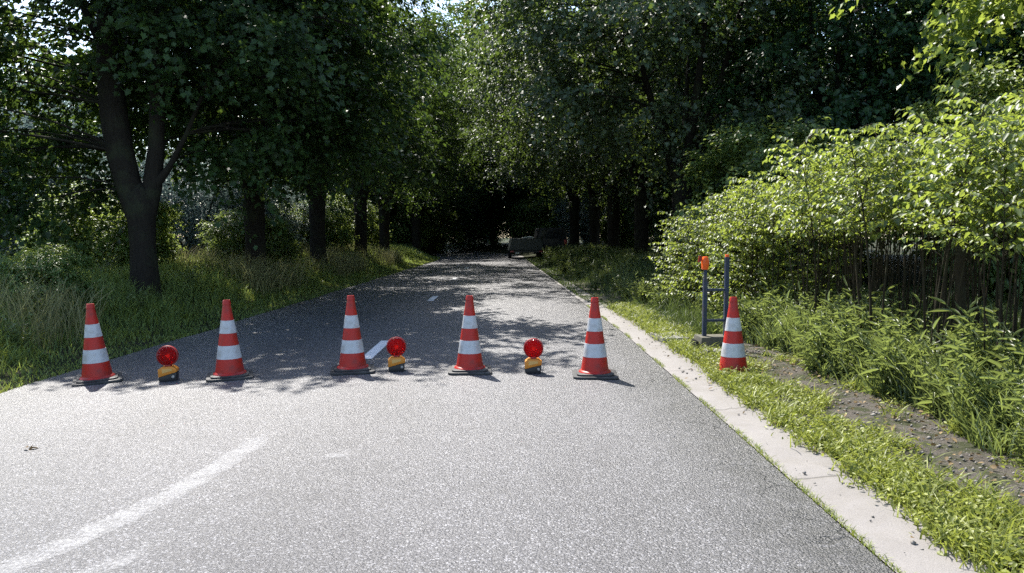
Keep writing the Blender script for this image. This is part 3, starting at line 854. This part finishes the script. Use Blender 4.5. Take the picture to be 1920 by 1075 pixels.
# pebbles and dead leaves on the dirt strip and the gutter
r = np.random.default_rng(44)
N = 2600
y = 2.2 + 11 * r.random(N) ** 1.3; u = r.random(N)
x = np.where(u < .955, xg(y) + .35 + .85 * r.random(N), xg(y) - .33 * r.random(N) ** 2)
ico = np.array([(1, 0, 0), (-1, 0, 0), (0, 1, 0), (0, -1, 0), (0, 0, .7), (0, 0, -.7)], float)
tf = [(0, 2, 4), (2, 1, 4), (1, 3, 4), (3, 0, 4), (2, 0, 5), (1, 2, 5), (3, 1, 5), (0, 3, 5)]
sz = .004 + .013 * r.random(N) ** 3
zb = np.where(u < .955, gz(x, y) + .014, .022)
V = np.stack([x, y, zb + sz * .3], 1)[:, None, :] + (ico[None] * (1 + .5 * r.normal(size=(N, 6, 1)) * .6)) * sz[:, None, None]
F = (np.arange(N)[:, None] * 6 + np.array(tf).ravel()).ravel()
g = mesh_obj('gravel', np_mesh('gravel', V.reshape(-1, 3), F, np.arange(N * 8) * 3), M['stone'])
tag(g, 'loose pebbles scattered over the dirt strip and gutter edge', 'gravel', kind='stuff')
N = 900
y = 2.2 + 10 * r.random(N); x = np.where(r.random(N) < .93, xg(y) + .45 + .75 * r.random(N), xg(y) - .30 * r.random(N) ** 2)
P = np.stack([x, y, np.where(x > xg(y), gz(x, y) + .035, .045)], 1)
nr = np.tile([0, 0, 1.0], (N, 1)) + r.normal(size=(N, 3)) * .4
g = mesh_obj('leaf_litter', leaf_mesh('leaf_litter', P, nr, r.normal(size=(N, 3)), .015 + .03 * r.random(N), T_OV), M['dead_leaf'])
tag(g, 'dry brown leaf litter on the dirt strip', 'leaves', kind='stuff')
# a leaf sprig lying on the sunlit road
def sprig(x, y, n, size, lab, mat):
    rs = np.random.default_rng(int(abs(x * 100)))
    P = np.array([(.02 * i - .03, rs.normal() * .015, .012) for i in range(n)])
    me = leaf_mesh('fallen_leaf', P, np.tile([0, 0, 1.0], (n, 1)) + rs.normal(size=(n, 3)) * .35, rs.normal(size=(n, 3)) * np.array([1, 1, .1]), np.full(n, size), T_OV)
    o = mesh_obj('fallen_leaf', me, mat); o.location = (x, y, float(zroad(x, y)))
    tag(o, lab, 'leaf')
sprig(-3.13, 4.72, 4, .045, 'small olive leaf sprig lying on the sunlit road at the left', M['dead_leaf'])
sprig(1.86, 5.9, 3, .05, 'dry dark leaves lying on the concrete gutter by the grass', M['dead_leaf'])

# ------------------------------------------------------------------ traffic cones
M['cone_red'] = mat_simple('cone_red_plastic', (0.45, 0.019, 0.011), 0.45, 0.35, .12, 8, .05, ((0.20, 0.03, 0.025), 7, .65))
M['cone_white'] = mat_simple('cone_reflective_white', (0.50, 0.51, 0.53), 0.35, 0.5, .06, 12, .04, ((0.30, 0.28, 0.25), 8, .6))
M['cone_base'] = mat_simple('cone_black_rubber', (0.022, 0.022, 0.024), 0.55, 0.5, .3, 20, .15, ((0.09, 0.085, 0.08), 6, .6))

def rsq(h, r, n=6, nx=None):
    out = []
    for cx, cy, a0 in ((h - r, h - r, 0), (-h + r, h - r, PI / 2), (-h + r, -h + r, PI), (h - r, -h + r, 1.5 * PI)):
        for i in range(n + 1):
            a = a0 + PI / 2 * i / n
            out.append((cx + r * math.cos(a), cy + r * math.sin(a)))
    return out
H = .75; Z0 = .038
def cr(z): return .136 - (.136 - .029) * (z - Z0) / (H - Z0)
def make_cone():
    t = thing('traffic_cone', 'x', 'traffic cone', group='red and white traffic cones across the road')
    b = MB(); b.prism_z(rsq(.212, .05), 0.0, .022)
    b.prism_z(rsq(.175, .055), .0225, .038)
    for s in ((1, 1), (-1, 1), (1, -1), (-1, -1)):
        b.prism_z([(s[0] * .15 + x * .11, s[1] * .15 + y * .11) for x, y in rsq(.212, .1)], -.002, .004)
    b.obj('base_plate', M['cone_base'], t, smooth=True, bevel=.005, angle=40)
    m = MB()
    prof = [(.155, Z0 + .0005), (.150, Z0 + .010), (.140, Z0 + .016)]
    prof += [(cr(z), z) for z in np.linspace(Z0 + .02, .705, 10)]
    prof += [(cr(.706) + .004, .708), (cr(.72) + .005, .715), (.034, .742), (.031, .75), (.024, .75), (.024, .70), (.06, .4)]
    m.lathe(prof, 48); m.obj('cone_body', M['cone_red'], t, smooth=True, angle=40)
    for z0, z1 in ((.188, .314), (.432, .555)):
        q = MB(); q.lathe([(cr(z0) - .001, z0 - .001), (cr(z0) + .0022, z0), (cr(z1) + .0022, z1), (cr(z1) - .001, z1 + .001)], 48)
        q.obj('reflective_band', M['cone_white'], t, smooth=True, angle=50)
    return t
CONES = [
    (-4.01, 7.08, 0.50, (0, math.radians(-3.0)), 'red and white cone nearest the left verge, leaning slightly, first of the row'),
    (-2.735, 7.10, 0.36, (0, math.radians(-1.2)), 'red and white cone between the left and middle warning lamps, standing in shade'),
    (-1.58, 7.27, .21, (0, math.radians(-.8)), 'red and white cone beside the white centre dash, standing in shade'),
    (-.417, 7.24, .06, (0, 0), 'red and white cone between the middle and right warning lamps at the shade edge'),
    (.795, 7.02, -.06, (0, math.radians(-.5)), 'red and white cone in full sun nearest the concrete gutter'),
    (2.11, 6.98, -.2, (0, math.radians(-1.0)), 'red and white cone on the grass beside the dark ladder stand, base hidden'),
]
c0 = make_cone()
for i, (x, y, rz, tl, lab) in enumerate(CONES):
    o = c0 if i == 0 else copy_tree(c0)
    o['label'] = lab
    z = float(zroad(x, y)) + .002 if x < 1.5 else gzf(x, y) - .01
    o.location = (x, y, z); o.rotation_euler = (tl[0], tl[1], rz)

# ------------------------------------------------------------------ warning lamps
def mat_lens():
    m, nt, out = new_mat('red_lens'); N = NT(nt)
    co = N.objco()
    v = N.voro(co, 75)
    p = N.bsdf((0.42, 0.008, 0.010), .16, .6, N.bump(v, .8, .006), Transmission_Weight=.6)
    p.inputs['IOR'].default_value = 1.25
    t = N.n('ShaderNodeBsdfTranslucent'); t.inputs['Color'].default_value = (.42, .010, .012, 1)
    mx = N.n('ShaderNodeMixShader'); mx.inputs[0].default_value = .45
    N.l(p.outputs[0], mx.inputs[1]); N.l(t.outputs[0], mx.inputs[2])
    N.l(mx.outputs[0], out.inputs['Surface'])
    return m
M['lens'] = mat_lens()
def mat_emit(name, col, s):
    m, nt, out = new_mat(name); e = nt.nodes.new('ShaderNodeEmission')
    e.inputs[0].default_value = (*col, 1); e.inputs[1].default_value = s
    nt.links.new(e.outputs[0], out.inputs['Surface']); return m
M['bulb'] = mat_emit('lamp_bulb', (1, .13, .07), .5)
M['rim'] = mat_simple('lamp_rim', (0.25, 0.014, 0.014), .4, .5, .15, 20)
M['yellow'] = mat_simple('lamp_yellow', (0.64, 0.225, 0.016), .45, .5, .12, 12, .05, ((0.30, 0.16, 0.05), 12, .5))
M['panel'] = mat_simple('lamp_label', (0.62, 0.36, 0.11), .5, .4, .2, 60)
M['black'] = mat_simple('lamp_black', (0.012, 0.012, 0.014), .45, .5, .3, 30)
M['steel'] = mat_simple('galvanised', (0.35, 0.35, 0.36), .35, .5, .2, 40, Metallic=.8)
def make_lamp():
    t = thing('warning_lamp', 'x', 'warning lamp', group='red warning lamps between the cones')
    # black lower half with slanted top edge, yellow upper half
    MB().prism_y([(-.078, .0), (.074, .0), (.078, .045), (.081, .083), (-.081, .042)], -.055, .055).obj('base', M['black'], t, bevel=.006, smooth=True)
    h = MB().prism_y([(-.083, .043), (.083, .085), (.083, .112), (.048, .140), (-.050, .140), (-.083, .116)], -.06, .06).obj('housing', M['yellow'], t, bevel=.007, smooth=True)
    MB().prism_y([(-.045, .080), (.045, .102), (.045, .122), (-.045, .122)], -.0625, -.059).obj('label_panel', M['panel'], h)
    MB().lathe([(.0, -.072), (.013, -.071), (.013, -.055), (0, -.055)], 16, 'y', (.052, 0, .045)).obj('lock_bolt', M['steel'], t, smooth=True)
    MB().prism_y([(-.03, .139), (.03, .139), (.022, .156), (-.022, .156)], -.028, .028).obj('neck', M['rim'], t, bevel=.003, smooth=True)
    zc = .240
    MB().lathe([(.088, -.022), (.0955, -.02), (.098, -.008), (.098, .008), (.0955, .02), (.088, .022), (.086, 0), (.088, -.022)], 48, 'y', (0, 0, zc)).obj('rim', M['rim'], t, smooth=True)
    for s in (-1, 1):
        prof = []
        for i in range(25):
            q = i / 24; rr_ = .089 * math.sin(q * PI / 2); dep = .020 + .019 * math.cos(q * PI / 2)
            prof.append((max(rr_, .0004), s * (dep + (.0032 if i % 4 == 0 else 0))))
        MB().lathe(prof, 48, 'y', (0, 0, zc)).obj('lens', M['lens'], t, smooth=True, angle=80)
    MB().lathe([(.0005, -.022), (.012, -.018), (.018, -.006), (.018, .006), (.012, .018), (.0005, .022)], 16, 'y', (0, 0, zc - .004)).obj('bulb', M['bulb'], t, smooth=True)
    return t
LAMPS = [(-3.28, 7.0, .2, -2.0, 'red round warning lamp in shade between the two leftmost cones, turned slightly aside'),
         (-1.145, 7.28, .13, -.5, 'red warning lamp on yellow battery case in front of the white centre dash'),
         (.208, 7.17, -.04, .5, 'brightest red warning lamp standing in sunlight left of the cone nearest the gutter')]
l0 = make_lamp()
for i, (x, y, rz, tl, lab) in enumerate(LAMPS):
    o = l0 if i == 0 else copy_tree(l0)
    o['label'] = lab
    o.location = (x, y, float(zroad(x, y)) + .001); o.rotation_euler = (0, math.radians(tl), rz)

# ------------------------------------------------------------------ ladder-like sign stand with an orange lamp
M['blue_steel'] = mat_simple('dark_blue_steel', (0.018, 0.034, 0.075), .4, .5, .3, 20, .08, ((0.08, 0.06, 0.045), 9, .4))
M['orange'] = mat_simple('orange_lamp', (0.85, 0.12, 0.015), .35, .5, .1, 20)
M['foot'] = mat_simple('recycled_foot', (0.085, 0.082, 0.062), .8, .3, .35, 25, .3, ((0.16, 0.14, 0.10), 5, .6))
sx_, sy_ = 2.36, 8.55
t = thing('barrier_stand', 'dark blue ladder-like stand with an orange lamp on its left post, in a block foot', 'stand', (sx_, sy_, gzf(sx_, sy_)), (0, 0, .08))
MB().prism_y([(-.215, 0), (.215, 0), (.205, .155), (-.20, .155)], -.14, .14).obj('foot_block', M['foot'], t, bevel=.012, smooth=True)
MB().prism_y([(-.27, 0), (-.2153, 0), (-.2153, .10), (-.25, .12)], -.08, .08).obj('carry_handle', M['black'], t, bevel=.006, smooth=True)
MB().box(-.149, -.103, -.022, .022, .1552, .82).obj('post', M['blue_steel'], t, bevel=.004)
MB().box(.105, .151, -.022, .022, .1552, 1.07).obj('post', M['blue_steel'], t, bevel=.004)
MB().box(-.142, -.110, -.017, .017, .8202, .925).obj('lamp_bracket', M['blue_steel'], t, bevel=.003)
MB().box(.110, .146, -.018, .018, 1.0702, 1.10).obj('post_cap', M['orange'], t, bevel=.004)
for z in (.335, .690):
    MB().box(-.1028, .1048, -.014, .014, z - .015, z + .015).obj('rung', M['blue_steel'], t, bevel=.003)
lp = MB().prism_y([(-.165, .925), (-.098, .925), (-.092, 1.02), (-.105, 1.075), (-.155, 1.075), (-.168, 1.02)], -.035, .035).obj('lamp', M['orange'], t, bevel=.012, smooth=True)
MB().prism_y([(-.215, 1.01), (-.169, 1.03), (-.169, 1.075), (-.205, 1.085)], -.012, .012).obj('lamp_reflector', M['rim'], lp, bevel=.004)

def slab(name, x, y, z, w, d, h, rz, lab):
    o = MB().box(-w / 2, w / 2, -d / 2, d / 2, 0, h).obj(name, M['slab'], None, bevel=.012, smooth=True)
    o.location = (x, y, z); o.rotation_euler = (0, 0, rz); tag(o, lab, 'slab')
slab('concrete_slab', 1.98, 9.25, gzf(1.98, 9.25) - .02, .34, .55, .09, .1, 'small flat concrete slab in the grass left of the ladder stand')
slab('paving_stone', 2.30, 8.18, gzf(2.30, 8.18) - .01, .30, .18, .06, .05, 'pale paving stone lying in front of the stand foot')

# ------------------------------------------------------------------ vehicles in the shade at the far end
M['veh'] = mat_simple('dark_green_paint', (0.026, 0.034, 0.031), .45, .5, .15, 3)
M['veh2'] = mat_simple('dark_grey_paint', (0.016, 0.018, 0.02), .45, .5, .15, 3)
M['glass'] = mat_simple('dark_glass', (0.02, 0.025, 0.03), .08, .8, .1, 3)
M['tyre'] = mat_simple('tyre', (0.015, 0.015, 0.015), .8, .3, .2, 30)
M['tail'] = mat_simple('tail_light', (0.35, 0.02, 0.02), .3, .5, .1, 30)
M['white'] = mat_simple('white_plate', (0.6, 0.6, 0.58), .5, .5, .1, 10)
def wheel(parent, x, y, z, r, w):
    a = MB().lathe([(r * .55, -w / 2), (r * .93, -w / 2), (r, -w * .3), (r, w * .3), (r * .93, w / 2), (r * .55, w / 2), (r * .55, -w / 2)], 24, 'y')
    a.v = [(q[1], q[0], q[2]) for q in a.v]
    wh = a.obj('wheel', M['tyre'], parent, smooth=True); wh.location = (x, y, z)
    b = MB().lathe([(.001, -w * .3), (r * .5, -w * .42), (r * .55, -w * .3), (r * .55, w * .3), (r * .5, w * .42), (.001, w * .3)], 16, 'y')
    b.v = [(q[1], q[0], q[2]) for q in b.v]
    b.obj('rim', M['steel'], wh, smooth=True)
tx_, ty_ = .80, 41.0
t = thing('box_trailer', 'dark green box trailer with sloping sides parked in shade at the road end', 'trailer', (tx_, ty_, 0), (0, 0, .05))
MB().prism_y([(-.98, .46), (.98, .46), (.84, 1.14), (-.80, 1.14)], 0, 2.6).obj('body', M['veh'], t, bevel=.03, smooth=True)
MB().box(-.9, .9, -.05, 2.5, .36, .455).obj('chassis', M['black'], t)
tg = MB().prism_y([(-.93, .50), (.93, .50), (.81, 1.10), (-.77, 1.10)], -.03, -.003).obj('tailgate', M['veh'], t, bevel=.01)
for s in (-1, 1):
    wheel(t, s * .86, 1.25, .31, .31, .18)
    MB().box(s * .80 - .1, s * .80 + .1, -.09, -.052, .37, .45).obj('tail_light', M['tail'], t, bevel=.006)
MB().box(-.62, -.40, -.085, -.052, .28, .36).obj('number_plate', M['white'], t)
MB().tube([(0, 2.5, .40), (0, 3.6, .40)], .05, 8).obj('drawbar', M['black'], t)
b = MB(); b.tube([(-.25, .5, 1.165), (0, .55, 1.185), (.2, .5, 1.20), (.42, .5, 1.185)], [.025, .04, .06, .03], 8, True, .3)  # thin pale uneven strip along the trailer top
o = b.obj('pale_streak', M['white'], None, smooth=True); o.location = (tx_, ty_, 0); tag(o, 'pale streak lying on top of the dark trailer', 'streak')
t = thing('van', 'dark grey van half hidden behind the trailer and roadside weeds on the right', 'van', (2.35, 43.2, .05), (0, 0, .03))
MB().prism_y([(-.86, .36), (.86, .36), (.88, .95), (.76, 1.62), (.68, 1.70), (-.68, 1.70), (-.76, 1.62), (-.88, .95)], 0, 4.2).obj('body', M['veh2'], t, bevel=.05, smooth=True)
MB().prism_y([(-.70, 1.06), (.70, 1.06), (.63, 1.55), (-.63, 1.55)], -.012, .02).obj('rear_window', M['glass'], t)
MB().box(-.86, .86, -.09, -.003, .34, .50).obj('bumper', M['black'], t, bevel=.02)
for s in (-1, 1):
    MB().box(s * .76 - .07, s * .76 + .07, -.03, -.003, .72, 1.0).obj('tail_light', M['tail'], t, bevel=.006)
    for yy in (.8, 3.4): wheel(t, s * .80, yy, .31, .31, .2)

# ------------------------------------------------------------------ world, sun, camera
to_sun = Vector((-0.285, 0.50, 0.75)).normalized()
el = math.asin(to_sun.z); az = math.atan2(to_sun.x, to_sun.y)
w = bpy.data.worlds.new('World'); sc.world = w; w.use_nodes = True
nt = w.node_tree; bg = nt.nodes['Background']
sky = nt.nodes.new('ShaderNodeTexSky'); sky.sky_type = 'NISHITA'; sky.sun_disc = False
sky.sun_elevation = el; sky.sun_rotation = az % (2 * PI)
sky.air_density = 1.0; sky.dust_density = 1.0; sky.ozone_density = 1.0
nt.links.new(sky.outputs[0], bg.inputs[0]); bg.inputs[1].default_value = 0.135
ld = bpy.data.lights.new('sun', 'SUN'); ld.energy = 4.8; ld.angle = math.radians(.53); ld.color = (1, .955, .88)
so = bpy.data.objects.new('sun', ld); COL.objects.link(so)
so.rotation_euler = to_sun.to_track_quat('Z', 'Y').to_euler(); so.location = (-10, 20, 30)

cd = bpy.data.cameras.new('camera'); cam = bpy.data.objects.new('camera', cd); COL.objects.link(cam)
cd.sensor_width = 36; cd.lens = 36 * 1387 / 1920; cd.clip_end = 1000; cd.clip_start = .05
cam.location = (0, 0, 1.35); cam.rotation_euler = (math.radians(90 - 4.02), 0, 0)
sc.camera = cam
sc.view_settings.view_transform = 'Standard'; sc.view_settings.look = 'None'
sc.view_settings.exposure = 1.3; sc.view_settings.gamma = 1.0
sc.cycles.max_bounces = 8; sc.cycles.diffuse_bounces = 3; sc.cycles.glossy_bounces = 3; sc.cycles.transmission_bounces = 6
sc.cycles.transparent_max_bounces = 8
sc.cycles.sample_clamp_indirect = 3.0
sc.cycles.use_denoising = False
